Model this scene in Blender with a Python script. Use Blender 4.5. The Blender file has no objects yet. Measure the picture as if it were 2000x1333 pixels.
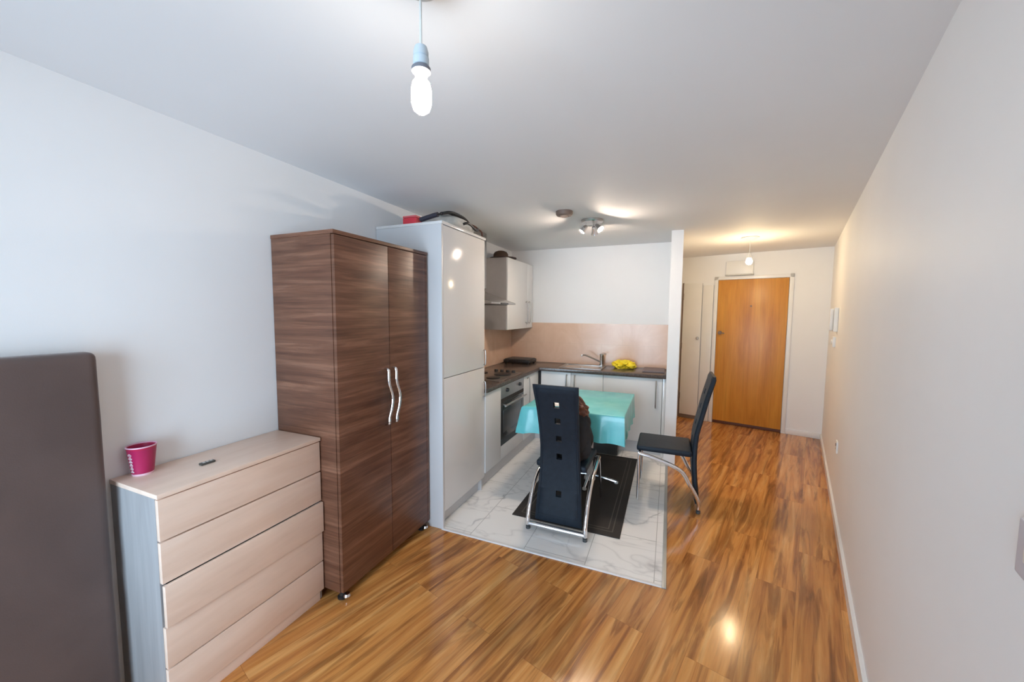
import bpy, bmesh, math, random
from mathutils import Vector, Matrix, noise
random.seed(7)
S = bpy.context.scene
COL = S.collection
PI = math.pi

# ------------------------------------------------------------------ helpers
class MB:
    """collects shapes in world (or local) coordinates and links them as ONE mesh object"""
    def __init__(s, M=None):
        s.bm = bmesh.new(); s.M = M or Matrix()
    def _merge(s, b, smooth=False):
        me = bpy.data.meshes.new('t'); b.to_mesh(me); b.free()
        me.transform(s.M)
        n = len(s.bm.faces)
        s.bm.from_mesh(me); bpy.data.meshes.remove(me)
    def box(s, x0, x1, y0, y1, z0, z1, bev=0.0, seg=2):
        b = bmesh.new()
        bmesh.ops.create_cube(b, size=1)
        for v in b.verts:
            v.co = Vector(((x0+x1)/2+v.co.x*(x1-x0), (y0+y1)/2+v.co.y*(y1-y0), (z0+z1)/2+v.co.z*(z1-z0)))
        if bev > 0:
            bmesh.ops.bevel(b, geom=list(b.edges), offset=min(bev, .49*min(abs(x1-x0), abs(y1-y0), abs(z1-z0))), segments=seg, profile=.6, affect='EDGES')
        s._merge(b); return s
    def prism(s, pts, z0, z1, axis='z', bev=0.0):
        b = bmesh.new()
        def P(u, v, w):
            return Vector((u, v, w)) if axis == 'z' else (Vector((u, w, v)) if axis == 'y' else Vector((w, u, v)))
        lo = [b.verts.new(P(u, v, z0)) for u, v in pts]; hi = [b.verts.new(P(u, v, z1)) for u, v in pts]
        n = len(pts)
        b.faces.new(lo); b.faces.new(hi)
        for i in range(n):
            b.faces.new((lo[i], lo[(i+1) % n], hi[(i+1) % n], hi[i]))
        bmesh.ops.recalc_face_normals(b, faces=b.faces)
        if bev > 0:
            bmesh.ops.bevel(b, geom=list(b.edges), offset=bev, segments=2, profile=.6, affect='EDGES')
        s._merge(b); return s
    def lathe(s, prof, c=(0, 0, 0), seg=28, R=None):
        """profile (r, z) turned about z, placed at c, turned by R"""
        b = bmesh.new(); rings = []
        for r, z in prof:
            if r < 1e-5: rings.append([b.verts.new((0, 0, z))])
            else: rings.append([b.verts.new((r*math.cos(2*PI*k/seg), r*math.sin(2*PI*k/seg), z)) for k in range(seg)])
        for a, d in zip(rings, rings[1:]):
            for k in range(seg):
                k2 = (k+1) % seg
                q = [a[k % len(a)], a[k2 % len(a)], d[k2 % len(d)], d[k % len(d)]]
                q = list(dict.fromkeys(q))
                if len(q) > 2: b.faces.new(q)
        if len(rings[0]) > 1: b.faces.new(rings[0])
        if len(rings[-1]) > 1: b.faces.new(rings[-1])
        bmesh.ops.recalc_face_normals(b, faces=b.faces)
        T = Matrix.Translation(Vector(c)) @ (R.to_4x4() if R else Matrix())
        for v in b.verts: v.co = T @ v.co
        s._merge(b); return s
    def cyl(s, p0, p1, r, seg=20, r1=None):
        p0, p1 = Vector(p0), Vector(p1); d = p1-p0
        R = Vector((0, 0, 1)).rotation_difference(d.normalized()).to_matrix()
        return s.lathe([(r, 0), (r if r1 is None else r1, d.length)], p0, seg, R)
    def tube(s, pts, r, seg=12, smooth=6, flat=None):
        """round (or flat=(a,b)) bar swept along points, rounded by Catmull-Rom"""
        P = [Vector(p) for p in pts]
        if smooth and len(P) > 2:
            Q = []
            for i in range(len(P)-1):
                a, b_, c, d = P[max(i-1, 0)], P[i], P[i+1], P[min(i+2, len(P)-1)]
                for k in range(smooth):
                    t = k/smooth
                    Q.append(.5*((2*b_)+(-a+c)*t+(2*a-5*b_+4*c-d)*t*t+(-a+3*b_-3*c+d)*t**3))
            Q.append(P[-1]); P = Q
        b = bmesh.new(); rings = []
        up = None
        for i, p in enumerate(P):
            t = (P[min(i+1, len(P)-1)]-P[max(i-1, 0)]).normalized()
            if up is None:
                up = Vector((0, 0, 1)) if abs(t.z) < .9 else Vector((1, 0, 0))
            x = t.cross(up).normalized(); up = x.cross(t).normalized()
            a, c = flat or (r, r)
            rings.append([b.verts.new(p + x*a*math.cos(2*PI*k/seg) + up*c*math.sin(2*PI*k/seg)) for k in range(seg)])
        for A, B in zip(rings, rings[1:]):
            for k in range(seg):
                b.faces.new((A[k], A[(k+1) % seg], B[(k+1) % seg], B[k]))
        b.faces.new(rings[0]); b.faces.new(rings[-1])
        bmesh.ops.recalc_face_normals(b, faces=b.faces)
        s._merge(b); return s
    def grid(s, f, nu, nv):
        """open surface f(u,v), u,v in 0..1"""
        b = bmesh.new()
        V = [[b.verts.new(f(i/nu, j/nv)) for j in range(nv+1)] for i in range(nu+1)]
        for i in range(nu):
            for j in range(nv):
                b.faces.new((V[i][j], V[i+1][j], V[i+1][j+1], V[i][j+1]))
        s._merge(b); return s
    def blob(s, c, r, amp=.15, freq=3, sub=4, seed=0, zmin=-9, ymin=-99):
        b = bmesh.new()
        bmesh.ops.create_icosphere(b, subdivisions=sub, radius=1)
        for v in b.verts:
            n = v.co.normalized()
            k = 1+amp*noise.noise(n*freq+Vector((seed, seed*2, 0)))+amp*.5*noise.noise(n*freq*2.3+Vector((0, seed, 3)))
            v.co = Vector((c[0]+n.x*r[0]*k, max(ymin, c[1]+n.y*r[1]*k), max(zmin, c[2]+n.z*r[2]*k)))
        s._merge(b); return s
    def build(s, name, mat, parent=None, smooth=True, angle=35, solid=0):
        org = Vector((0, 0, 0)); p = parent
        while p is not None: org += p.location; p = p.parent
        s.bm.verts.ensure_lookup_table()
        for v in s.bm.verts: v.co -= org
        me = bpy.data.meshes.new(name); s.bm.to_mesh(me); s.bm.free()
        if smooth:
            for f in me.polygons: f.use_smooth = True
            me.set_sharp_from_angle(angle=math.radians(angle))
        me.materials.append(mat)
        o = bpy.data.objects.new(name, me); COL.objects.link(o)
        if parent is not None: o.parent = parent
        return o

def tag(o, label, cat, group=None, kind=None):
    o['label'] = label; o['category'] = cat
    if group: o['group'] = group
    if kind: o['kind'] = kind
    return o
def thing(name, label, cat, loc=(0, 0, 0), group=None):
    o = bpy.data.objects.new(name, None); COL.objects.link(o); o.location = loc
    o.empty_display_size = .1
    return tag(o, label, cat, group)
def struct(o, label=None, cat=None):
    o['kind'] = 'structure'
    if label: o['label'] = label
    if cat: o['category'] = cat
    return o

# ------------------------------------------------------------------ materials
def srgb(r, g, b):
    f = lambda c: c/12.92 if c <= .04045 else ((c+.055)/1.055)**2.4
    return (f(r/255), f(g/255), f(b/255), 1)
class Nodes:
    def __init__(s, name):
        s.m = bpy.data.materials.new(name); s.m.use_nodes = True
        s.t = s.m.node_tree; s.n = s.t.nodes; s.bsdf = s.n['Principled BSDF']
    def add(s, typ, **k):
        x = s.n.new(typ)
        for a, v in k.items(): setattr(x, a, v)
        return x
    def link(s, a, b): s.t.links.new(a, b)
    def coord(s, scale=(1, 1, 1), rot=(0, 0, 0), loc=(0, 0, 0), out='Object'):
        c = s.add('ShaderNodeTexCoord'); m = s.add('ShaderNodeMapping')
        m.inputs['Scale'].default_value = scale; m.inputs['Rotation'].default_value = rot; m.inputs['Location'].default_value = loc
        s.link(c.outputs[out], m.inputs['Vector']); return m.outputs['Vector']
    def world(s, scale=(1, 1, 1), rot=(0, 0, 0), loc=(0, 0, 0)):
        c = s.add('ShaderNodeNewGeometry'); m = s.add('ShaderNodeMapping')
        m.inputs['Scale'].default_value = scale; m.inputs['Rotation'].default_value = rot; m.inputs['Location'].default_value = loc
        s.link(c.outputs['Position'], m.inputs['Vector']); return m.outputs['Vector']
    def noise(s, vec, scale=5, detail=4, rough=.5, dist=0):
        x = s.add('ShaderNodeTexNoise'); x.inputs['Scale'].default_value = scale; x.inputs['Detail'].default_value = detail
        x.inputs['Roughness'].default_value = rough; x.inputs['Distortion'].default_value = dist
        s.link(vec, x.inputs['Vector']); return x
    def ramp(s, fac, stops, interp='LINEAR'):
        r = s.add('ShaderNodeValToRGB'); e = r.color_ramp.elements; r.color_ramp.interpolation = interp
        while len(e) < len(stops): e.new(.5)
        for el, (p, c) in zip(e, stops): el.position = p; el.color = c
        s.link(fac, r.inputs['Fac']); return r.outputs['Color']
    def mix(s, fac, a, b, mode='MIX'):
        x = s.add('ShaderNodeMix', data_type='RGBA', blend_type=mode)
        for sock, v in ((x.inputs[0], fac), (x.inputs[6], a), (x.inputs[7], b)):
            if hasattr(v, 'is_output'): s.link(v, sock)
            else: sock.default_value = v
        return x.outputs[2]
    def bump(s, h, strength=.1, dist=.01):
        b = s.add('ShaderNodeBump'); b.inputs['Strength'].default_value = strength; b.inputs['Distance'].default_value = dist
        s.link(h, b.inputs['Height']); s.link(b.outputs['Normal'], s.bsdf.inputs['Normal'])
    def set(s, **k):
        for a, v in k.items():
            sock = s.bsdf.inputs[a.replace('_', ' ')]
            if hasattr(v, 'is_output'): s.link(v, sock)
            else: sock.default_value = v
        return s

def plain(name, col, rough=.5, metal=0, spec=.5, var=.04, scale=8, coat=0, bump=0, bscale=60):
    N = Nodes(name)
    v = N.world()
    nz = N.noise(v, scale, 3)
    d = tuple(max(0, c*(1-var)) for c in col[:3])+(1,); l = tuple(min(1, c*(1+var)) for c in col[:3])+(1,)
    N.set(Base_Color=N.ramp(nz.outputs['Fac'], [(.3, d), (.7, l)]), Roughness=rough, Metallic=metal)
    N.bsdf.inputs['Specular IOR Level'].default_value = spec
    N.bsdf.inputs['Coat Weight'].default_value = coat; N.bsdf.inputs['Coat Roughness'].default_value = .08
    if bump: N.bump(N.noise(v, bscale, 3).outputs['Fac'], bump, .004)
    return N.m
def glow(name, col, strength):
    N = Nodes(name); N.set(Base_Color=(.9, .9, .88, 1), Roughness=.3, Emission_Color=col, Emission_Strength=strength); return N.m

M_wall = plain('wall_paint', (.85, .853, .855, 1), .55, spec=.35, var=.012, scale=2, bump=.04, bscale=250)
M_ceil = plain('ceiling_paint', (.79, .795, .805, 1), .7, spec=.25, var=.01, scale=2)
M_trim = plain('white_gloss_paint', (.80, .80, .79, 1), .3, var=.01)
M_white = plain('white_plastic', (.78, .78, .76, 1), .35, var=.01)
M_gloss = plain('white_gloss_laminate', (.72, .71, .70, 1), .12, var=.01, scale=3)
M_base = plain('white_satin_laminate', (.74, .74, .735, 1), .34, var=.01, scale=3)
M_carc = plain('white_cabinet_board', (.63, .63, .64, 1), .4, var=.01, scale=3)
M_chrome = plain('chrome', (.80, .80, .82, 1), .12, 1, var=.02)
M_steel = plain('brushed_steel', (.50, .48, .46, 1), .32, 1, var=.06, scale=40)
M_black = plain('black_leatherette', (.011, .018, .028, 1), .5, spec=.28, var=.15, scale=30, bump=.12, bscale=180)
M_blackp = plain('black_plastic', (.018, .017, .017, 1), .35, var=.1)
M_dark = plain('dark_gap', (.03, .025, .022, 1), .7, var=.1)
M_grey = plain('dark_grey_plastic', (.055, .06, .062, 1), .45, var=.1)
M_red = plain('red_card', (.62, .03, .05, 1), .5, var=.05)
M_silver = plain('aluminium_strip', (.42, .42, .40, 1), .4, .6, var=.05)
M_brownp = plain('brown_plastic', (.20, .14, .11, 1), .5, var=.08)
M_yellow = plain('yellow_cloth', (.92, .72, .03, 1), .6, var=.12, scale=25, bump=.3, bscale=40)
M_tan = plain('brown_leather', (.16, .06, .035, 1), .45, var=.3, scale=30)
M_greyc = plain('pale_grey_fabric', (.60, .60, .57, 1), .8, var=.12, scale=20, bump=.2, bscale=150)
M_mauve = plain('grey_rubber_mat', (.20, .17, .18, 1), .6, var=.06)

def wood_floor():
    N = Nodes('laminate_planks')
    a = math.radians(16.0)
    v = N.world(rot=(0, 0, a+PI/2))            # planks run along the right-hand wall
    br = N.add('ShaderNodeTexBrick'); br.offset = .37; br.offset_frequency = 2
    br.inputs['Color1'].default_value = (.0, 0, 0, 1); br.inputs['Color2'].default_value = (1, 1, 1, 1)
    br.inputs['Mortar'].default_value = (.5, .5, .5, 1)
    br.inputs['Scale'].default_value = 1; br.inputs['Mortar Size'].default_value = .0007; br.inputs['Mortar Smooth'].default_value = .3
    br.inputs['Brick Width'].default_value = 1.28; br.inputs['Row Height'].default_value = .19
    N.link(v, br.inputs['Vector'])
    sep = N.add('ShaderNodeSeparateColor'); N.link(br.outputs['Color'], sep.inputs['Color'])
    # shift the grain per plank
    off = N.add('ShaderNodeVectorMath', operation='SCALE'); off.inputs['Scale'].default_value = 9.0
    N.link(br.outputs['Color'], off.inputs[0])
    addv = N.add('ShaderNodeVectorMath', operation='ADD'); N.link(v, addv.inputs[0]); N.link(off.outputs['Vector'], addv.inputs[1])
    def st(scale):
        m = N.add('ShaderNodeMapping'); m.inputs['Scale'].default_value = scale; N.link(addv.outputs['Vector'], m.inputs['Vector']); return m.outputs['Vector']
    g1 = N.noise(st((.75, 13, 1)), 1.5, 5, .55, .7)
    g2 = N.noise(st((2.2, 36, 1)), 2.0, 5, .6, .5)
    g3 = N.noise(st((1.0, 10.5, 1)), 1.6, 4, .58, .8)
    c1 = N.ramp(g1.outputs['Fac'], [(.28, srgb(142, 90, 48)), (.42, srgb(186, 124, 66)), (.55, srgb(204, 144, 80)), (.74, srgb(222, 170, 106))])
    c2 = N.ramp(g2.outputs['Fac'], [(.25, (.62, .58, .54, 1)), (.52, (1, 1, 1, 1)), (.8, (1.2, 1.17, 1.1, 1))])
    c = N.mix(.42, c1, c2, 'MULTIPLY')
    c3 = N.ramp(g3.outputs['Fac'], [(.30, (.33, .28, .27, 1)), (.41, (.56, .50, .48, 1)), (.50, (1, .99, .98, 1)), (.75, (1.10, 1.08, 1.03, 1))])
    c = N.mix(.75, c, c3, 'MULTIPLY')
    tone = N.ramp(sep.outputs[0], [(0, (.95, .93, .92, 1)), (.5, (1, .98, .96, 1)), (1, (1.05, 1.03, 1.0, 1))])
    c = N.mix(1, c, tone, 'MULTIPLY')
    c = N.mix(br.outputs['Fac'], c, srgb(140, 90, 50))
    N.set(Base_Color=c, Roughness=N.ramp(g2.outputs['Fac'], [(.3, (.13, .13, .13, 1)), (.7, (.17, .17, .17, 1))]))
    N.bsdf.inputs['Specular IOR Level'].default_value = .5
    N.bump(g2.outputs['Fac'], .03, .002)
    return N.m
M_floor = wood_floor()

def marble():
    N = Nodes('marble_tile')
    v = N.world()
    w = N.noise(v, 1.6, 4, .55, .3)
    mv = N.add('ShaderNodeVectorMath', operation='MULTIPLY_ADD'); mv.inputs[1].default_value = (.6, .6, .6)
    N.link(w.outputs['Color'], mv.inputs[0]); N.link(v, mv.inputs[2])
    n2 = N.noise(mv.outputs['Vector'], 1.7, 1.5, .4, .1)
    ab = N.add('ShaderNodeMath', operation='SUBTRACT'); ab.inputs[1].default_value = .5; N.link(n2.outputs['Fac'], ab.inputs[0])
    ab2 = N.add('ShaderNodeMath', operation='ABSOLUTE'); N.link(ab.outputs[0], ab2.inputs[0])
    vein = N.ramp(ab2.outputs[0], [(0, srgb(168, 168, 168)), (.005, srgb(206, 205, 203)), (.016, srgb(240, 238, 235))])
    mk = N.noise(v, 2.6, 3, .55)
    vein = N.mix(N.ramp(mk.outputs['Fac'], [(.40, (1, 1, 1, 1)), (.62, (.15, .15, .15, 1))]), vein, srgb(240, 238, 235))
    w2 = N.noise(N.world(rot=(0, 0, .9), scale=(1, 2.6, 1)), 1.5, 3, .6, .5)
    a3 = N.add('ShaderNodeMath', operation='SUBTRACT'); a3.inputs[1].default_value = .5; N.link(w2.outputs['Fac'], a3.inputs[0])
    a4 = N.add('ShaderNodeMath', operation='ABSOLUTE'); N.link(a3.outputs[0], a4.inputs[0])
    vein = N.mix(.55, vein, N.ramp(a4.outputs[0], [(0, (.68, .68, .68, 1)), (.008, (.88, .88, .88, 1)), (.03, (1, 1, 1, 1))]), 'MULTIPLY')
    cl = N.noise(v, 2.2, 3, .5)
    c = N.mix(.5, vein, N.ramp(cl.outputs['Fac'], [(.3, (.96, .96, .96, 1)), (.6, (1, 1, 1, 1))]), 'MULTIPLY')
    br = N.add('ShaderNodeTexBrick'); br.offset = .5
    br.inputs['Scale'].default_value = 1; br.inputs['Mortar Size'].default_value = .002
    br.inputs['Brick Width'].default_value = .80; br.inputs['Row Height'].default_value = .40
    N.link(N.world(rot=(0, 0, PI/2), loc=(.25, .03, 0)), br.inputs['Vector'])
    c = N.mix(br.outputs['Fac'], c, srgb(172, 170, 166))
    N.set(Base_Color=c, Roughness=.28)
    return N.m
M_marble = marble()

def splash():
    N = Nodes('beige_wall_tile')
    v = N.world()
    n1 = N.noise(v, 3.5, 5, .6, .8)
    c = N.ramp(n1.outputs['Fac'], [(.3, srgb(216, 180, 154)), (.6, srgb(226, 194, 170)), (.8, srgb(233, 210, 190))])
    sx = N.add('ShaderNodeSeparateXYZ'); N.link(N.world(), sx.inputs[0])
    # tile joints: vertical every 0.4 m along the wall (x+y), horizontal at half height
    ad = N.add('ShaderNodeMath', operation='ADD'); N.link(sx.outputs['X'], ad.inputs[0]); N.link(sx.outputs['Y'], ad.inputs[1])
    cb = N.add('ShaderNodeCombineXYZ'); N.link(ad.outputs[0], cb.inputs['X']); N.link(sx.outputs['Z'], cb.inputs['Y'])
    br = N.add('ShaderNodeTexBrick'); br.offset = .5; br.inputs['Scale'].default_value = 1; br.inputs['Mortar Size'].default_value = .0018
    br.inputs['Brick Width'].default_value = .5; br.inputs['Row Height'].default_value = .26
    mp = N.add('ShaderNodeMapping'); mp.inputs['Location'].default_value = (0, -.12, 0); N.link(cb.outputs[0], mp.inputs['Vector']); N.link(mp.outputs[0], br.inputs['Vector'])
    N.set(Base_Color=N.mix(br.outputs['Fac'], c, srgb(214, 184, 160)), Roughness=.2)
    return N.m
M_splash = splash()

def grain(name, cols, scale, rough, fine=(2, 2, 60), coat=0.0, spec=.5, streak=.55):
    N = Nodes(name)
    n1 = N.noise(N.world(scale=scale), 1.0, 6, .62, .5)
    n2 = N.noise(N.world(scale=fine), 1.0, 4, .6, .2)
    c = N.ramp(n1.outputs['Fac'], cols)
    c = N.mix(streak, c, N.ramp(n2.outputs['Fac'], [(.32, (.55, .52, .50, 1)), (.5, (.95, .95, .95, 1)), (.68, (1.25, 1.22, 1.2, 1))]), 'MULTIPLY')
    N.set(Base_Color=c, Roughness=rough)
    N.bsdf.inputs['Specular IOR Level'].default_value = spec
    N.bump(n2.outputs['Fac'], .03, .001)
    return N.m
M_ward = grain('dark_brown_woodgrain', [(.3, srgb(82, 50, 37)), (.5, srgb(108, 72, 54)), (.7, srgb(134, 95, 75))], (1.6, 1.6, 26), .36, (2.5, 2.5, 110), spec=.38)
M_dress = grain('pale_pink_oak_laminate', [(.3, srgb(226, 198, 178)), (.6, srgb(233, 208, 190)), (.8, srgb(237, 215, 199))], (12, 2.0, 16), .42, (20, 4, 40), streak=.06)
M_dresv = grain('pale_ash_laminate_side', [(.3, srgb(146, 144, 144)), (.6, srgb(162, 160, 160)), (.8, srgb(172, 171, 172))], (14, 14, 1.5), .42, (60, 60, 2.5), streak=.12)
M_door = grain('oak_door_veneer', [(.3, srgb(180, 114, 36)), (.5, srgb(200, 136, 52)), (.7, srgb(210, 150, 62))], (7, 7, .8), .35, (60, 60, 1.6), streak=.22)
M_work = plain('dark_stone_worktop', srgb(86, 74, 68), .22, var=.35, scale=60)
M_hob = plain('black_ceramic_glass', (.02, .018, .018, 1), .1, var=.1)
M_ovenglass = plain('dark_oven_glass', (.05, .05, .05, 1), .12, var=.1)

def matt():
    N = Nodes('brown_mattress_cover')
    v = N.world(scale=(1, 1, 1))
    n = N.noise(v, 2.5, 4, .55, .6); f = N.noise(v, 260, 2)
    N.set(Base_Color=N.ramp(n.outputs['Fac'], [(.3, srgb(82, 66, 62)), (.7, srgb(98, 80, 75))]), Roughness=.55)
    N.bsdf.inputs['Sheen Weight'].default_value = .25
    N.bump(f.outputs['Fac'], .12, .002)
    return N.m
M_matt = matt()
def cloth():
    N = Nodes('turquoise_tablecloth')
    n = N.noise(N.world(), 9, 3)
    N.set(Base_Color=N.ramp(n.outputs['Fac'], [(.3, srgb(96, 192, 196)), (.7, srgb(110, 204, 206))]), Roughness=.2)
    N.bump(n.outputs['Fac'], .15, .01)
    return N.m
M_cloth = cloth()
def rugm():
    N = Nodes('black_woven_mat')
    v = N.world()
    f = N.noise(v, 300, 2); n = N.noise(v, 4, 3)
    # printed greyish border lines, a pattern of the mat itself
    sx = N.add('ShaderNodeSeparateXYZ'); N.link(N.world(loc=(.661, -3.35, 0)), sx.inputs[0])
    def band(sock, half):
        a = N.add('ShaderNodeMath', operation='ABSOLUTE'); N.link(sock, a.inputs[0])
        s = N.add('ShaderNodeMath', operation='SUBTRACT'); s.inputs[1].default_value = half; N.link(a.outputs[0], s.inputs[0]); return s.outputs[0]
    mx = N.add('ShaderNodeMath', operation='MAXIMUM'); N.link(band(sx.outputs['X'], .40), mx.inputs[0]); N.link(band(sx.outputs['Y'], .77), mx.inputs[1])
    c = N.ramp(N.add('ShaderNodeMath', operation='ADD').outputs[0], [(0, (0, 0, 0, 1)), (1, (0, 0, 0, 1))])
    sh = N.add('ShaderNodeMath', operation='ADD'); sh.inputs[1].default_value = .5; N.link(mx.outputs[0], sh.inputs[0])
    D = srgb(46, 40, 36); L = srgb(84, 78, 70)
    c = N.ramp(sh.outputs[0], [(0, D), (.405, L), (.413, D), (.437, L), (.445, D)], 'CONSTANT')
    c = N.mix(.35, c, N.ramp(n.outputs['Fac'], [(.3, (.7, .7, .7, 1)), (.7, (1.2, 1.2, 1.2, 1))]), 'MULTIPLY')
    N.set(Base_Color=c, Roughness=.8); N.bump(f.outputs['Fac'], .5, .004)
    return N.m
M_rug = rugm()
def cupm():
    N = Nodes('magenta_printed_card')
    v = N.coord()
    sx = N.add('ShaderNodeSeparateXYZ'); N.link(v, sx.inputs[0])
    at = N.add('ShaderNodeMath', operation='ARCTAN2'); N.link(sx.outputs['Y'], at.inputs[0]); N.link(sx.outputs['X'], at.inputs[1])
    cb = N.add('ShaderNodeCombineXYZ'); N.link(at.outputs[0], cb.inputs['X']); N.link(sx.outputs['Z'], cb.inputs['Y'])
    c = N.ramp(sx.outputs['Z'], [(0, srgb(236, 200, 214)), (.006, srgb(168, 30, 82)), (.105, srgb(176, 34, 74)), (.112, srgb(226, 180, 200))], 'CONSTANT')
    # pale lettering column round one side
    ck = N.add('ShaderNodeTexChecker'); ck.inputs['Scale'].default_value = 90
    ck.inputs['Color1'].default_value = srgb(232, 214, 226); ck.inputs['Color2'].default_value = srgb(120, 24, 76)
    N.link(v, ck.inputs['Vector'])
    lt = N.ramp(at.outputs[0], [(0, (0, 0, 0, 1)), (1, (0, 0, 0, 1))])
    N.set(Base_Color=c, Roughness=.4)
    return N.m
M_cup = cupm()
M_glass = None
def glassm():
    N = Nodes('window_glass')
    tr = N.add('ShaderNodeBsdfTransparent'); gl = N.add('ShaderNodeBsdfGlossy'); gl.inputs['Roughness'].default_value = .02
    fr = N.add('ShaderNodeFresnel'); fr.inputs['IOR'].default_value = 1.45
    mx = N.add('ShaderNodeMixShader'); N.link(fr.outputs[0], mx.inputs[0]); N.link(tr.outputs[0], mx.inputs[1]); N.link(gl.outputs[0], mx.inputs[2])
    N.link(mx.outputs[0], N.n['Material Output'].inputs['Surface'])
    return N.m
M_glass = glassm()

# ------------------------------------------------------------------ camera (height 1.55 m, 13.3 mm on 36 mm)
f_px, yaw, pit, rol = 739.09, 0.393635, 0.0749952, -0.00721777
fwd = Vector((-math.sin(yaw)*math.cos(pit), math.cos(yaw)*math.cos(pit), -math.sin(pit)))
rt = Vector((math.cos(yaw), math.sin(yaw), 0)); dn = fwd.cross(rt)
r2 = math.cos(rol)*rt+math.sin(rol)*dn; d2 = -math.sin(rol)*rt+math.cos(rol)*dn
cam = bpy.data.cameras.new('camera'); co = bpy.data.objects.new('camera', cam); COL.objects.link(co)
cam.sensor_width = 36; cam.lens = f_px/2000*36; cam.clip_start = .02; cam.clip_end = 60
Mx = Matrix((r2, -d2, -fwd)).transposed().to_4x4(); Mx.translation = Vector((0, 0, 1.55))
co.matrix_world = Mx
S.camera = co

# ------------------------------------------------------------------ room shell
CZ = 2.372; XL = -2.0; YB = 4.78; Y0 = -1.3
RW = lambda y: .305+.26*y                 # right wall x at y
CR = Vector((1.80, 5.75))                 # far right corner
FW = lambda x: CR.y+(CR.x-x)*.26          # far wall y at x
o = MB().prism([(XL-.3, Y0-.3), (RW(Y0)+.3, Y0-.3), (2.3, 6.9), (XL-.3, 6.9)], -.06, 0).build('floor', M_floor, smooth=False)
struct(o, 'wood-look laminate planks across the room and hallway', 'floor')
o = MB().prism([(XL-.3, Y0-.3), (RW(Y0)+.3, Y0-.3), (2.3, 6.9), (XL-.3, 6.9)], CZ, CZ+.08).build('ceiling', M_ceil, smooth=False)
struct(o, 'plain white ceiling over the room and hallway', 'ceiling')
o = MB().box(XL-.12, XL, Y0-.12, YB+.12, 0, CZ).build('wall_left', M_wall, smooth=False)
struct(o, 'long white wall behind the wardrobe and dresser', 'wall')
n = Vector((1, -.26)).normalized()*.12
y1 = 5.95
o = MB().prism([(RW(Y0-.12), Y0-.12), (RW(y1), y1), (RW(y1)+n.x, y1+n.y), (RW(Y0-.12)+n.x, Y0-.12+n.y)], 0, CZ).build('wall_right', M_wall, smooth=False)
struct(o, 'long bare white wall at the hallway side', 'wall')
o = MB().box(XL, -.01, YB, YB+.12, 0, CZ).build('wall_kitchen', M_wall, smooth=False)
struct(o, 'white wall above the sink and beige tiles', 'wall')
o = MB().box(-.01, .10, 4.13, FW(.10), 0, CZ).build('wall_partition', M_wall, smooth=False)
struct(o, 'white partition wall end between kitchen and hallway', 'wall')
# far wall: frame along it (u from the right corner to the left, v towards the camera)
d = Vector((-1, .26, 0)).normalized(); nv = Vector((-.26, -1, 0)).normalized()
FARM = Matrix((d, nv, (0, 0, 1))).transposed().to_4x4(); FARM.translation = Vector((CR.x, CR.y, 0))
U = lambda x: (CR.x-x)*math.sqrt(1+.26**2)
o = MB(FARM).box(0, U(.10), -.12, 0, 0, CZ).build('wall_far', M_wall, smooth=False)
struct(o, 'white end wall of the hallway around the oak door', 'wall')
# wall behind the camera with a wide window
xw0, xw1, zw0, zw1 = -1.92, -.16, .12, 2.15
xr = RW(Y0)
o = MB().box(XL, xw0, Y0-.12, Y0, 0, CZ).box(xw1, xr+.02, Y0-.12, Y0, 0, CZ).box(xw0, xw1, Y0-.12, Y0, 0, zw0).box(xw0, xw1, Y0-.12, Y0, zw1, CZ).build('wall_back', M_wall, smooth=False)
struct(o)
wf = MB().box(xw0, xw1, Y0-.09, Y0-.03, zw0, zw0+.06).box(xw0, xw1, Y0-.09, Y0-.03, zw1-.06, zw1).box(xw0, xw0+.06, Y0-.09, Y0-.03, zw0+.06, zw1-.06).box(xw1-.06, xw1, Y0-.09, Y0-.03, zw0+.06, zw1-.06).box(-1.07, -1.01, Y0-.09, Y0-.03, zw0+.06, zw1-.06).build('window_1', M_trim, smooth=False)
struct(wf)
MB().box(xw0+.06, -1.07, Y0-.064, Y0-.058, zw0+.06, zw1-.06).build('pane', M_glass, wf, smooth=False)
MB().box(-1.01, xw1-.06, Y0-.064, Y0-.058, zw0+.06, zw1-.06).build('pane', M_glass, wf, smooth=False)

# kitchen floor tiles and its edge strips
o = MB().box(XL, .012, 2.222, YB, 0, .005).build('floor_tiles', M_marble, smooth=False)
struct(o, 'white marble-effect tiles on the kitchen floor', 'floor')
o = MB().box(.012, .036, 2.20, 4.13, 0, .009, .003).build('trim_1', M_silver)
struct(o, 'metal edge strip between kitchen tiles and planks', 'trim')
o = MB().box(-1.45, .012, 2.203, 2.222, 0, .008, .003).build('trim_2', M_trim)
struct(o, 'white front edge strip of the tiled floor', 'trim')
# skirting
bn = Vector((-1, .26)).normalized()*.016
o = MB().prism([(RW(Y0), Y0), (RW(5.75), 5.75), (RW(5.75)+bn.x, 5.75+bn.y), (RW(Y0)+bn.x, Y0+bn.y)], 0, .068).build('baseboard_right', M_trim, smooth=False)
struct(o, 'low white skirting along the long right wall', 'skirting')
o = MB(FARM).box(.016, U(1.415), 0, .014, 0, .07, .003).build('baseboard_far', M_trim)
struct(o, 'white skirting beside the oak entrance door', 'skirting')

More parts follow.
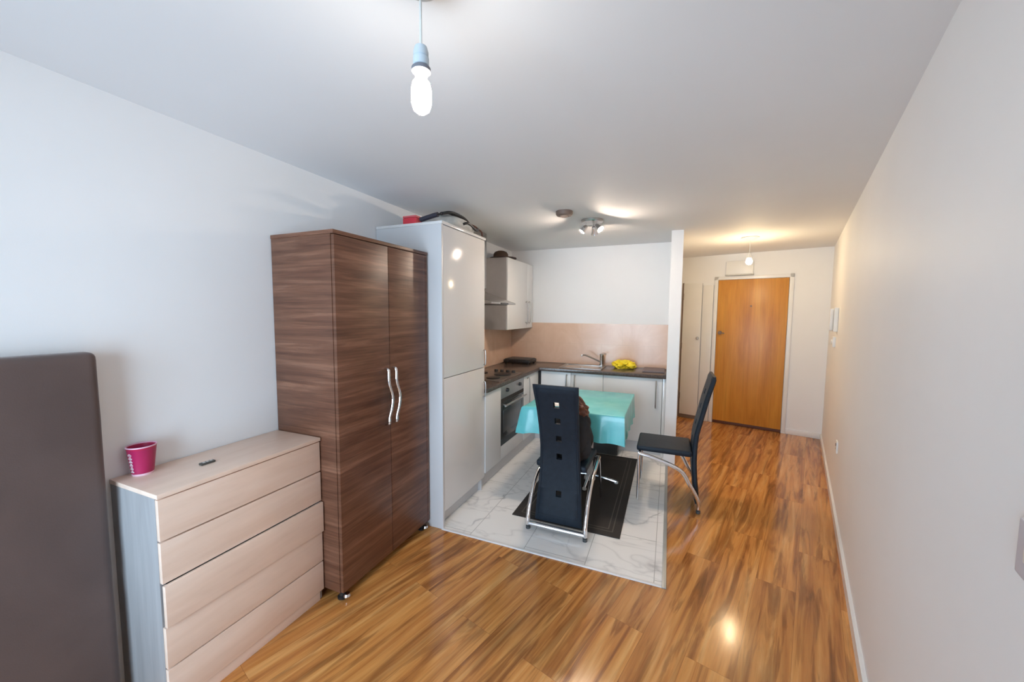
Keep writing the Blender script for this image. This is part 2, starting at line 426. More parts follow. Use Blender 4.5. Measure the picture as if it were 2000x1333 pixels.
# oak entrance door
ua, ub = U(1.395), U(.622)
do = MB(FARM).box(ua, ub, .002, .028, .045, 2.02, .002).build('door_1', M_door)
struct(do, 'oak veneer entrance door at the end of the hallway', 'door')
MB(FARM).cyl(((ua+ub)/2, .028, 1.66), ((ua+ub)/2, .033, 1.66), .011).build('door_viewer', M_brownp, do)
h = MB(FARM); uh = U(.665)
h.cyl((uh, .028, 1.29), (uh, .05, 1.29), .026).cyl((uh, .05, 1.29), (uh, .072, 1.29), .018)
h.tube([(uh, .06, 1.29), (uh-.02, .066, 1.288), (uh-.06, .066, 1.285)], .008, 8, 3).build('latch_knob', M_brownp, do)
MB(FARM).box(ua, ub, .002, .02, .004, .042, .002).build('threshold', plain('dark_hardwood_sill', srgb(96, 52, 30), .5), do)
fr = MB(FARM).box(ua-.05, ua-.004, 0, .024, 0, 2.07, .003).box(ub+.004, ub+.05, 0, .024, 0, 2.07, .003).box(ua-.05, ub+.05, 0, .024, 2.024, 2.07, .003).build('trim_3', M_trim)
struct(fr, 'white frame around the oak entrance door', 'door frame')
# narrow white cupboard door left of it
u2, u3 = U(.425), U(.185)
d2o = MB(FARM).box(u2, u3, .002, .024, .055, 1.99, .003).build('door_2', M_trim)
struct(d2o, 'narrow white cupboard door between partition and oak door', 'door')
MB(FARM).lathe([(.0, .05), (.018, .046), (.022, .036), (.016, .022), (.012, 0)], (u2+.035, .024, 1.20), 18, Matrix.Rotation(-PI/2, 3, 'X')).build('door_knob', M_steel, d2o)
for z in (.33, 1.08, 1.80):
    MB(FARM).cyl((u3+.006, .028, z-.045), (u3+.006, .028, z+.045), .011, 10).build('hinge', M_brownp, d2o)
MB(FARM).box(u3+.001, U(.165), .001, .012, .0, 2.0).build('jamb_gap_shade', M_brownp, d2o)  # brown strip standing in for the dark, shaded gap at the hinges
MB(FARM).box(u2, u3, .001, .02, .002, .05).build('kick_strip', M_brownp, d2o)
o = MB(FARM).box(U(.565), U(.435), 0, .03, 0, 1.955, .004).build('trim_4', M_white)
struct(o, 'white upright boxing between the cupboard door and oak door', 'trim')
# box above the entrance door
wb = thing('wall_box', 'white rectangular wall box above the oak entrance door', 'wall box', FARM @ Vector((U(.86), 0, 2.09)))
MB(FARM).box(U(1.015), U(.705), 0, .055, 2.085, 2.27, .008).build('cover', M_white, wb)
MB(FARM).box(U(1.02), U(.70), 0, .07, 2.075, 2.093, .003).build('bottom_rail', M_greyc, wb)

# right wall fittings
d = Vector((.26, 1, 0)).normalized(); nv = Vector((-1, .26, 0)).normalized()
RM = Matrix((d, nv, (0, 0, 1))).transposed().to_4x4(); RM.translation = Vector((RW(0), 0, 0))
V = lambda y: y*math.sqrt(1+.26**2)
t = thing('intercom', 'white door-entry handset high on the wall near the oak door', 'intercom', RM @ Vector((V(4.6), 0, 1.38)))
MB(RM).box(V(4.47), V(4.62), 0, .035, 1.39, 1.62, .01).build('body', M_white, t)
MB(RM).box(V(4.48), V(4.53), .035, .065, 1.40, 1.61, .012).build('handset', M_white, t)
MB(RM).box(V(4.565), V(4.60), .034, .038, 1.50, 1.56, .002).build('button_panel', M_greyc, t)
t = thing('thermostat', 'small white control box just below the door-entry handset', 'thermostat', RM @ Vector((V(4.7), 0, 1.25)))
MB(RM).box(V(4.60), V(4.74), 0, .025, 1.235, 1.335, .006).build('body', M_white, t)
MB(RM).cyl((V(4.67), .025, 1.285), (V(4.67), .035, 1.285), .022).build('dial', M_white, t)
t = thing('wall_socket', 'small white power socket low on the wall near the skirting', 'socket', RM @ Vector((V(3.72), 0, .46)))
MB(RM).box(V(3.68), V(3.765), 0, .010, .455, .545, .003).build('face_plate', M_white, t)
MB(RM).box(V(3.70), V(3.72), .009, .014, .51, .53, .002).build('rocker', M_brownp, t)
for dz in (0, .02): MB(RM).box(V(3.735), V(3.742), .0095, .0108, .475+dz, .487+dz).build('pin_hole', M_dark, t)
t = thing('light_switch', 'pale grey switch plate at waist height on the near right wall', 'switch', RM @ Vector((V(.79), 0, 1.16)))
MB(RM).box(V(.735), V(.818), 0, .009, 1.155, 1.243, .010, 4).build('face_plate', plain('pale_grey_plastic', srgb(196, 196, 204), .35), t)
MB(RM).box(V(.760), V(.785), .008, .013, 1.185, 1.215, .004).build('rocker', M_white, t)

# ------------------------------------------------------------------ wardrobe
W = thing('wardrobe', 'tall dark brown two-door wardrobe with horizontal wood grain', 'wardrobe', (-1.77, 1.80, 0))
wx, wy0, wy1, wz0, wz1 = -1.565, 1.412, 2.195, .055, 1.955
MB().box(XL+.005, wx, wy0, wy0+.02, wz0, wz1-.02, .001).build('side_panel', M_ward, W)
MB().box(XL+.005, wx, wy1-.02, wy1, wz0, wz1-.02, .001).build('side_panel', M_ward, W)
MB().box(XL+.005, wx+.022, wy0-.003, wy1+.003, wz1-.02, wz1, .002).build('top_panel', M_ward, W)
MB().box(XL+.005, wx, wy0+.02, wy1-.02, wz0, wz0+.02).build('bottom_panel', M_ward, W)
MB().box(XL+.005, XL+.012, wy0+.02, wy1-.02, wz0+.02, wz1-.02).build('back_panel', M_ward, W)
yc = 1.804
for a, b, hy in ((wy0+.002, yc-.002, 1.772), (yc+.002, wy1-.030, 1.838)):
    dr = MB().box(wx+.002, wx+.022, a, b, wz0+.004, wz1-.024, .0015).build('door', M_ward, W)
    x = wx+.022
    MB().tube([(x, hy-.012, 1.215), (x+.028, hy-.012, 1.205), (x+.03, hy-.010, 1.13), (x+.034, hy+.010, 1.06), (x+.034, hy+.014, 1.02), (x+.034, hy+.004, .97), (x+.03, hy-.010, .92), (x+.028, hy-.012, .885), (x, hy-.012, .875)], .008, 10, 5, flat=(.0085, .006)).build('handle', M_chrome, dr)
MB().box(wx, wx+.018, wy1-.027, wy1, wz0, wz1-.024, .001).build('edge_strip', M_ward, W)
for x, y in ((wx-.02, wy0+.035), (wx-.02, wy1-.04), (XL+.06, wy0+.035), (XL+.06, wy1-.04)):
    ft = MB().lathe([(.022, 0), (.026, .004), (.026, .012), (.016, .018), (.016, .055)], (x, y, 0), 18).build('foot', M_blackp, W)
    MB().lathe([(0, .006), (.014, .01), (.019, .022), (.014, .034), (0, .038)], (x+.032, y, 0), 16).build('wheel', M_chrome, ft)

# ------------------------------------------------------------------ dresser
D = thing('chest_of_drawers', 'pale pinkish wood chest of five handleless drawers beside the wardrobe', 'chest of drawers', (-1.83, 1.06, 0))
dx, dy0, dy1, dz = -1.672, .722, 1.405, .890
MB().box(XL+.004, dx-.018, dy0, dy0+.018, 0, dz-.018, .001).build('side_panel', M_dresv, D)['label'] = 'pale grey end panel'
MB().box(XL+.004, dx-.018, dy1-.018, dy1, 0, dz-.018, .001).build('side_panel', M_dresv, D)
MB().box(XL+.004, dx+.006, dy0-.003, dy1+.001, dz-.018, dz, .003).build('top_panel', M_dress, D)
MB().box(XL+.004, XL+.010, dy0+.018, dy1-.018, .04, dz-.018).build('back_panel', M_dress, D)
MB().box(dx-.030, dx-.010, dy0+.018, dy1-.018, 0, .05, .001).build('plinth', M_dress, D)
zs = [.868, .706, .544, .378, .212, .050]
for i in range(5):
    pull = .013 if i == 2 else 0
    dr = MB().box(dx-.018+pull, dx+pull, dy0+.0005, dy1-.0005, zs[i+1]+.005, zs[i]-.001, .0025).build('drawer', M_dress, D)
    MB().box(XL+.03, dx-.018+pull, dy0+.03, dy1-.03, zs[i+1]+.02, zs[i]-.035).build('drawer_box', M_carc, dr)
# cup and remote on it
C = MB()
cx, cy, cz = -1.948, .803, dz
prof = [(.0, .003), (.030, .003), (.031, 0), (.033, 0), (.0335, .004), (.0455, .112), (.047, .114), (.047, .118), (.044, .118), (.043, .112), (.031, .006), (0, .006)]
cup = thing('paper_cup', 'magenta paper cup with white rim on the pale chest', 'cup', (cx, cy, cz))
MB().lathe(prof, (cx, cy, cz), 40).build('cup_wall', M_cup, cup)
# pale lettering-like marks down one side of the cup
for k in range(6):
    a = math.radians(-78); z = cz+.016+.014*k; r = .034+.011*(z-cz)/.11+.0008
    mk = MB()
    for dz2, w in ((0, .26), (.006, .16)):
        mk.grid(lambda u, v, a=a, z=z+dz2, w=w, r=r: Vector((cx+r*math.cos(a+(u-.5)*w*1.6), cy+r*math.sin(a+(u-.5)*w*1.6), z+.0035*v)), 6, 1)
    mk.build('printed_mark', M_white, cup)
t = thing('key_fob', 'small dark remote lying on the pale chest top', 'remote', (-1.822, .965, dz))
MB().box(-1.834, -1.810, .938, .992, dz, dz+.009, .003).build('body', plain('grey_green_plastic', srgb(74, 74, 70), .4), t)
for k in range(3): MB().box(-1.827, -1.817, .948+.014*k, .957+.014*k, dz+.008, dz+.0105, .001).build('button', M_greyc, t)

# mattress stood on its side
def mattress():
    b = MB(); b.box(XL+.008, -1.915, -1.22, .687, .0, 1.397, .030, 5)
    bm = b.bm
    bmesh.ops.subdivide_edges(bm, edges=[e for e in bm.edges if e.calc_length() > .4], cuts=18, use_grid_fill=True)
    for v in bm.verts:
        if v.co.x > -1.935:
            p = v.co
            v.co.x += .006*noise.noise(Vector((0, p.y*2.2, p.z*2.0)))+.004*noise.noise(Vector((3, p.y*6, p.z*9)))
    return b
mt = thing('mattress', 'thin dark brown mattress stood on edge against the wall left of the chest', 'mattress', (-1.95, -.27, 0))
mattress().build('cover', M_matt, mt)

# ------------------------------------------------------------------ tall cabinet
fx = -1.440
T = thing('tall_cabinet', 'full-height white gloss kitchen cabinet beside the brown wardrobe', 'cabinet', (-1.72, 2.54, 0))
ty0, ty1, tz = 2.213, 2.862, 2.165
MB().box(XL+.004, fx, ty0, ty0+.02, 0, tz-.02, .001).build('side_panel', M_carc, T)
MB().box(XL+.004, fx-.02, ty1-.02, ty1, 0, tz-.02, .001).build('side_panel', M_carc, T)
MB().box(XL+.004, fx+.008, ty0-.004, ty1+.003, tz-.020, tz, .003).build('top_panel', M_gloss, T)
MB().box(XL+.004, XL+.012, ty0+.02, ty1-.02, .1, tz-.02).build('back_panel', M_carc, T)
MB().box(fx-.07, fx-.052, ty0+.02, ty1-.02, 0, .12).build('kick_panel', M_carc, T)
d1 = MB().box(fx-.019, fx, ty0+.022, ty1-.002, 1.088, tz-.024, .002).build('door', M_gloss, T)
d2_ = MB().box(fx-.019, fx, ty0+.022, ty1-.002, .122, 1.083, .002).build('door', M_gloss, T)
for dd, z in ((d1, 1.17), (d2_, .90)):
    MB().tube([(fx, 2.845, z+.06), (fx+.018, 2.845, z+.055), (fx+.018, 2.845, z-.055), (fx, 2.845, z-.06)], .004, 8, 4).build('handle', M_steel, dd)
# things on the tall cabinet
t = thing('red_box', 'small red box on top of the tall white cabinet', 'box', (-1.72, 2.28, tz))
MB().box(-1.775, -1.665, 2.235, 2.315, tz, tz+.048, .004).build('carton', M_red, t)
MB().box(-1.776, -1.664, 2.234, 2.316, tz+.049, tz+.062, .004).build('lid', plain('rose_card', srgb(206, 92, 96), .5), t)
t = thing('folded_umbrella', 'thin dark object lying beside the red box on the cabinet', 'umbrella', (-1.55, 2.26, tz))
MB().tube([(-1.635, 2.255, tz+.030), (-1.58, 2.25, tz+.038), (-1.52, 2.245, tz+.047), (-1.485, 2.242, tz+.05)], .018, 10, 5, flat=(.018, .016)).build('canopy', plain('dark_blue_nylon', srgb(48, 46, 58), .6), t)
MB().cyl((-1.485, 2.242, tz+.05), (-1.455, 2.24, tz+.053), .006).build('handle', M_blackp, t)
B = thing('sports_bag', 'pale grey bag with black straps flat on the tall cabinet', 'bag', (-1.65, 2.62, tz))
MB().blob((-1.645, 2.62, tz+.052), (.185, .245, .078), .10, 2.2, 4, 3, zmin=tz+.001).build('bag_body', M_greyc, B)
MB().tube([(-1.56, 2.40, tz+.100), (-1.54, 2.47, tz+.122), (-1.54, 2.57, tz+.128), (-1.545, 2.68, tz+.124), (-1.55, 2.76, tz+.104)], .02, 10, 5, flat=(.028, .012)).build('strap', M_blackp, B)
MB().tube([(-1.475, 2.56, tz+.050), (-1.455, 2.60, tz+.066), (-1.452, 2.66, tz+.056), (-1.452, 2.72, tz+.040), (-1.46, 2.78, tz+.048), (-1.48, 2.81, tz+.066)], .010, 8, 5).build('strap', M_blackp, B)
MB().tube([(-1.55, 2.74, tz+.105), (-1.51, 2.80, tz+.092), (-1.49, 2.845, tz+.070), (-1.475, 2.875, tz+.05), (-1.473, 2.882, tz+.01), (-1.472, 2.884, tz-.03)], .006, 8, 5, flat=(.010, .005)).build('strap', M_tan, B)

# ------------------------------------------------------------------ base units
wt0, wt1 = .862, .900
hn = lambda b, x, y, z0, z1, ax: b.tube([(x, y, z1), (x+(.028 if ax == 'x' else 0), y-(.028 if ax == 'y' else 0), z1-.004), (x+(.028 if ax == 'x' else 0), y-(.028 if ax == 'y' else 0), z0+.004), (x, y, z0)], .006, 8, 3)
def cab(name, label, x0, x1, y0, y1, z0, z1, face, doors, group=None):
    """carcass with doors; face 'x' looks +x, face 'y' looks -y; doors: (a, b, handle position or None)"""
    t = thing(name, label, 'cabinet', ((x0+x1)/2, (y0+y1)/2, z0), group)
    e = .0015
    if face == 'x':
        MB().box(x0, x1-.020, y0+e, y1-e, z0, z1).build('carcass', M_carc, t, smooth=False)
        for a, b, h_, hz in doors:
            q = MB().box(x1-.019, x1, a+.002, b-.002, z0+.002, z1-.003, .002).build('door', M_base, t)
            if h_ is not None: hn(MB(), x1, h_, hz[0], hz[1], 'x').build('handle', M_steel, q)
    else:
        MB().box(x0+e, x1-e, y0+.020, y1, z0, z1).build('carcass', M_carc, t, smooth=False)
        for a, b, h_, hz in doors:
            q = MB().box(a+.002, b-.002, y0, y0+.019, z0+.002, z1-.003, .002).build('door', M_base, t)
            if h_ is not None: hn(MB(), h_, y0, hz[0], hz[1], 'y').build('handle', M_steel, q)
    return t
BX = -1.432; BY = 4.284
cab('base_cabinet', 'narrow white base unit between tall cabinet and oven', XL+.004, BX, 2.866, 3.19, .15, wt0-.002, 'x', [(2.866, 3.19, None, None)])
cab('base_cabinet', 'white corner base unit to the right of the oven', XL+.004, BX, 3.795, YB-.004, .15, wt0-.002, 'x', [(3.795, BY-.004, 3.90, (.50, .82))])
cab('base_cabinet', 'white base unit with two close handles under the sink', BX+.03, -.666, BY, YB-.004, .15, wt0-.002, 'y', [(BX+.032, -1.035, -1.083, (.56, .82)), (-1.035, -.666, -.988, (.56, .82))])
cab('base_cabinet', 'wide white base unit at the partition end of the worktop', -.666, -.045, BY, YB-.004, .15, wt0-.002, 'y', [(-.666, -.045, -.108, (.56, .82))])
o = tag(MB().box(-.043, -.012, BY+.002, YB-.004, .005, wt0-.002, .001).build('end_panel', M_gloss), 'thin white end panel between base unit and partition wall', 'panel')
kb = tag(MB().box(BX-.075, BX-.058, 2.87, BY+.075, .006, .147).box(BX-.058, -.046, BY+.058, BY+.075, .006, .147).build('plinth', M_carc, smooth=False), 'white kickboard running under the kitchen base units', 'kickboard')
# oven
OV = thing('oven', 'built-under grey oven with two knobs below the hob', 'oven', (-1.7, 3.49, .28))
oy0, oy1 = 3.194, 3.791
MB().box(XL+.03, BX-.022, oy0, oy1, .152, wt0-.003).build('housing', M_grey, OV, smooth=False)
pn = MB().box(BX-.021, BX, oy0, oy1, .735, wt0-.004, .003).build('control_panel', plain('satin_steel_panel', (.42, .40, .40, 1), .35, .7), OV)
for y in (3.325, 3.655):
    MB().cyl((BX, y, .805), (BX+.022, y, .805), .019, 18, .016).build('knob', M_blackp, pn)
MB().box(BX-.020, BX-.002, oy0, oy1, .700, .733).build('vent_gap', M_dark, OV)
dr = MB().box(BX-.021, BX-.001, oy0, oy1, .345, .698, .003).build('door', M_ovenglass, OV)
MB().box(BX-.004, BX+.001, oy0+.05, oy1-.05, .40, .62, .002).build('window', plain('smoked_glass', (.10, .10, .10, 1), .1), dr)
h = MB(); h.cyl((BX+.036, oy0+.02, .672), (BX+.036, oy1-.02, .672), .010)
for y in (oy0+.06, oy1-.06): h.cyl((BX-.002, y, .672), (BX+.036, y, .672), .007)
h.build('handle', M_steel, dr)
MB().box(BX-.020, BX-.001, oy0, oy1, .285, .343, .002).build('lower_panel', M_grey, OV)
MB().box(BX-.020, BX-.002, oy0, oy1, .153, .282, .001).build('filler_panel', M_gloss, OV)
# worktop
WT = MB().prism([(XL+.004, 2.866), (-1.413, 2.866), (-1.413, 4.262), (-.012, 4.262), (-.012, YB-.003), (XL+.004, YB-.003)], wt0, wt1, bev=.004).build('worktop', M_work)
tag(WT, 'dark stone-effect L-shaped kitchen worktop', 'worktop')
# hob
H = thing('hob', 'steel hob with a row of black knobs set in the worktop', 'hob', (-1.70, 3.42, wt1))
MB().box(-1.955, -1.45, 3.20, 3.79, wt1, wt1+.006, .003).build('hob_plate', plain('dull_steel_plate', (.30, .26, .23, 1), .3, .8), H)
for k in range(4):
    x = -1.735+.068*k
    MB().lathe([(.021, 0), (.021, .018), (.018, .024), (0, .024)], (x, 3.735, wt1+.006), 18).build('knob', M_blackp, H)
for x, y, r in ((-1.83, 3.33, .09), (-1.58, 3.33, .07), (-1.83, 3.56, .07), (-1.58, 3.56, .09)):
    MB().lathe([(r, 0), (r, .008), (r-.008, .011), (0, .010)], (x, y, wt1+.006), 32).build('hotplate', M_blackp, H)
# griddle in the corner
G = thing('griddle', 'black rectangular grill tray in the worktop corner', 'griddle', (-1.75, 4.58, wt1))
g = MB().box(-1.955, -1.60, 4.42, 4.70, wt1+.010, wt1+.052, .010)
g.build('tray', M_blackp, G)
MB().box(-1.94, -1.615, 4.435, 4.685, wt1+.052, wt1+.060, .003).build('lid', M_grey, G)
MB().tube([(-1.93, 4.42, wt1+.03), (-1.93, 4.39, wt1+.032), (-1.89, 4.39, wt1+.032), (-1.89, 4.42, wt1+.03)], .009, 8, 3).build('handle', M_blackp, G)
for x in (-1.93, -1.63):
    for y in (4.45, 4.67): MB().cyl((x, y, wt1), (x, y, wt1+.012), .012, 12).build('foot', M_blackp, G)
# sink
SK = thing('sink', 'stainless steel sink set in the worktop below the tiles', 'sink', (-.95, 4.53, wt1))
s = MB(); sx0, sx1, sy0, sy1 = -1.20, -.70, 4.34, 4.72
for a in ((sx0, sx1, sy0, sy0+.035), (sx0, sx1, sy1-.06, sy1), (sx0, sx0+.04, sy0+.035, sy1-.06), (sx1-.04, sx1, sy0+.035, sy1-.06)):
    s.box(*a, wt1, wt1+.008, .003)
s.build('rim', M_steel, SK)
MB().box(sx0+.04, sx1-.04, sy0+.035, sy1-.06, wt1+.0005, wt1+.002).build('bowl', plain('polished_steel', (.72, .72, .70, 1), .22, .9), SK)
MB().lathe([(.03, 0), (.03, .002), (.02, .003), (0, .003)], (-.95, 4.50, wt1+.002), 20).build('plughole', M_chrome, SK)
TP = thing('tap', 'chrome mixer tap with a slanting spout behind the sink', 'tap', (-.752, 4.69, wt1+.008))
b0 = Vector((-.752, 4.685, wt1+.008))
MB().lathe([(.030, 0), (.030, .008), (.024, .014), (.024, .115), (.026, .118), (.026, .138), (.020, .145), (0, .145)], b0, 22).build('body', M_steel, TP)
MB().tube([b0+Vector((-.01, -.008, .045)), b0+Vector((-.08, -.06, .085)), b0+Vector((-.165, -.15, .135)), b0+Vector((-.20, -.19, .14)), b0+Vector((-.205, -.195, .125))], .011, 12, 5).build('spout', M_steel, TP)
MB().tube([b0+Vector((0, -.005, .14)), b0+Vector((.03, -.02, .148)), b0+Vector((.06, -.04, .150))], .006, 8, 3).build('lever', M_chrome, TP)
YC = tag(MB().blob((-.485, 4.63, wt1+.038), (.125, .09, .056), .35, 2.6, 5, 5, zmin=wt1+.001).build('cleaning_cloth', M_yellow), 'bright yellow crumpled cloth beside the sink tap', 'cloth')
DM = tag(MB().box(-.26, -.03, 4.42, 4.74, wt1, wt1+.014, .005).build('drying_mat', M_mauve), 'dark grey drying mat at the partition end of the worktop', 'mat')
# splashback
o = MB().box(XL, XL+.008, 2.866, YB-.001, wt1+.001, 1.42).box(XL+.008, -.011, YB-.008, YB, wt1+.001, 1.42).build('wall_splashback', M_splash, smooth=False)
struct(o, 'beige tiled splashback above the worktop', 'splashback')
# wall cabinet
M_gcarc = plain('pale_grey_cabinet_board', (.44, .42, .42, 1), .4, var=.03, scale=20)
WC = cab('wall_cabinet', 'white two-door wall cabinet right of the cooker hood', XL+.009, -1.690, 3.93, YB-.01, 1.352, 2.17, 'x', [(3.93, 4.56, 4.515, (1.43, 1.68)), (4.56, YB-.01, 4.615, (1.43, 1.68))])
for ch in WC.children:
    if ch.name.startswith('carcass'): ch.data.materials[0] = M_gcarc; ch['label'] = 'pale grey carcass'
HT = thing('hat', 'dark brown round hat on top of the wall cabinet', 'hat', (-1.80, 4.04, 2.17))
MB().lathe([(.155, .0), (.155, .008), (.09, .016)], (-1.80, 4.05, 2.17), 30).build('brim', plain('dark_brown_felt', srgb(62, 46, 40), .8, var=.15), HT)
MB().lathe([(.088, .012), (.085, .05), (.07, .075), (.04, .088), (0, .09)], (-1.83, 4.05, 2.17), 30).build('crown', plain('brown_felt', srgb(70, 52, 42), .8, var=.15), HT)
# hood
HD = thing('cooker_hood', 'steel chimney cooker hood with a sloping canopy', 'cooker hood', (-1.8, 3.49, 1.63))
MB().prism([(XL+.009, 1.632), (-1.535, 1.632), (-1.535, 1.648), (-1.86, 1.765), (XL+.009, 1.815)], 3.19, 3.79, 'y', .002).build('canopy', M_steel, HD)
MB().box(XL+.009, -1.80, 3.36, 3.62, 1.80, CZ-.001, .002).build('chimney', M_steel, HD)
MB().box(-1.535, -1.530, 3.40, 3.58, 1.634, 1.646).build('switch_strip', M_blackp, HD)
MB().box(-1.90, -1.60, 3.26, 3.72, 1.627, 1.633).build('filter', M_grey, HD)

# ------------------------------------------------------------------ dining set
RG = tag(MB().box(-1.061, -.262, 2.58, 4.12, .005, .012, .003).build('rug', M_rug), 'black mat with pale border lines under the dining table', 'rug')
TB = thing('dining_table', 'dining table on a chrome star pedestal under the turquoise cloth', 'table', (-.70, 3.45, .012))
tx0, tx1, tyA, tyB, tzt = -1.125, -.300, 3.005, 3.905, .745
MB().box(tx0, tx1, tyA, tyB, tzt-.028, tzt, .004).build('table_top', M_gloss, TB)
pc = (-.635, 3.44)
MB().lathe([(.05, .012), (.05, .03), (.026, .05), (.026, .68), (.07, .70), (.07, tzt-.03)], (pc[0], pc[1], 0), 24).build('column', M_white, TB)
for k in range(4):
    a = PI/2*k
    e = Vector((pc[0]+.24*math.cos(a), pc[1]+.24*math.sin(a), .025))
    lg = MB().tube([(pc[0]+.03*math.cos(a), pc[1]+.03*math.sin(a), .055), (pc[0]+.12*math.cos(a), pc[1]+.12*math.sin(a), .045), e], .013, 10, 4).build('foot', M_chrome, TB)
    MB().lathe([(.018, 0), (.018, .014), (0, .016)], (e.x, e.y, .0125), 14).build('glide', M_white, lg)
def cloth_mesh():
    b = MB(); bm = b.bm
    z = tzt+.004; rows = []
    # perimeter points of the top, counter-clockwise, with outward normals
    per = []; n = 26; r = .012
    cs = [(tx0, tyA), (tx1, tyA), (tx1, tyB), (tx0, tyB)]; nn = [(0, -1), (1, 0), (0, 1), (-1, 0)]
    for i in range(4):
        a, c = Vector(cs[i]), Vector(cs[(i+1) % 4])
        for k in range(n):
            t = k/n; p = a.lerp(c, t)
            nm = Vector(nn[i])
            dcorner = min(t, 1-t)*(c-a).length
            if k == 0: nm = (Vector(nn[i])+Vector(nn[i-1])).normalized()
            near = 1 if t < .5 else -1
            w = max(0, 1-dcorner/.07)
            oth = Vector(nn[i-1]) if t < .5 else Vector(nn[(i+1) % 4])
            nm = (nm+oth*w*.9).normalized()
            per.append((p, nm, w))
    prof = [(0, 0), (.006, -.002), (.010, -.010), (.014, -.05), (.018, -.10), (.022, -.15), (.026, -.19), (.028, -.222)]
    N = len(per)
    for j, (of, dz_) in enumerate(prof):
        row = []
        for i, (p, nm, w) in enumerate(per):
            s_ = i/N*2*PI
            wob = .006*math.sin(s_*17)*(-dz_/.22)+.004*math.sin(s_*31+1)*(-dz_/.22)
            q = p+nm*(of*(.35 if nm.x > .5 else 1)*(1+(1.7 if p.x < -.7 else .2)*w)+wob)
            row.append(bm.verts.new((q.x, q.y, z+dz_*(1+.06*w)+.004*math.sin(s_*9)*(-dz_/.22))))
        rows.append(row)
    for A, B_ in zip(rows, rows[1:]):
        for i in range(N):
            bm.faces.new((A[i], A[(i+1) % N], B_[(i+1) % N], B_[i]))
    bm.faces.new(rows[0])
    bmesh.ops.recalc_face_normals(bm, faces=bm.faces)
    bmesh.ops.solidify(bm, geom=list(bm.faces), thickness=.0015)
    return b
tag(cloth_mesh().build('tablecloth', M_cloth, angle=50), 'turquoise cloth draped over the dining table', 'tablecloth')

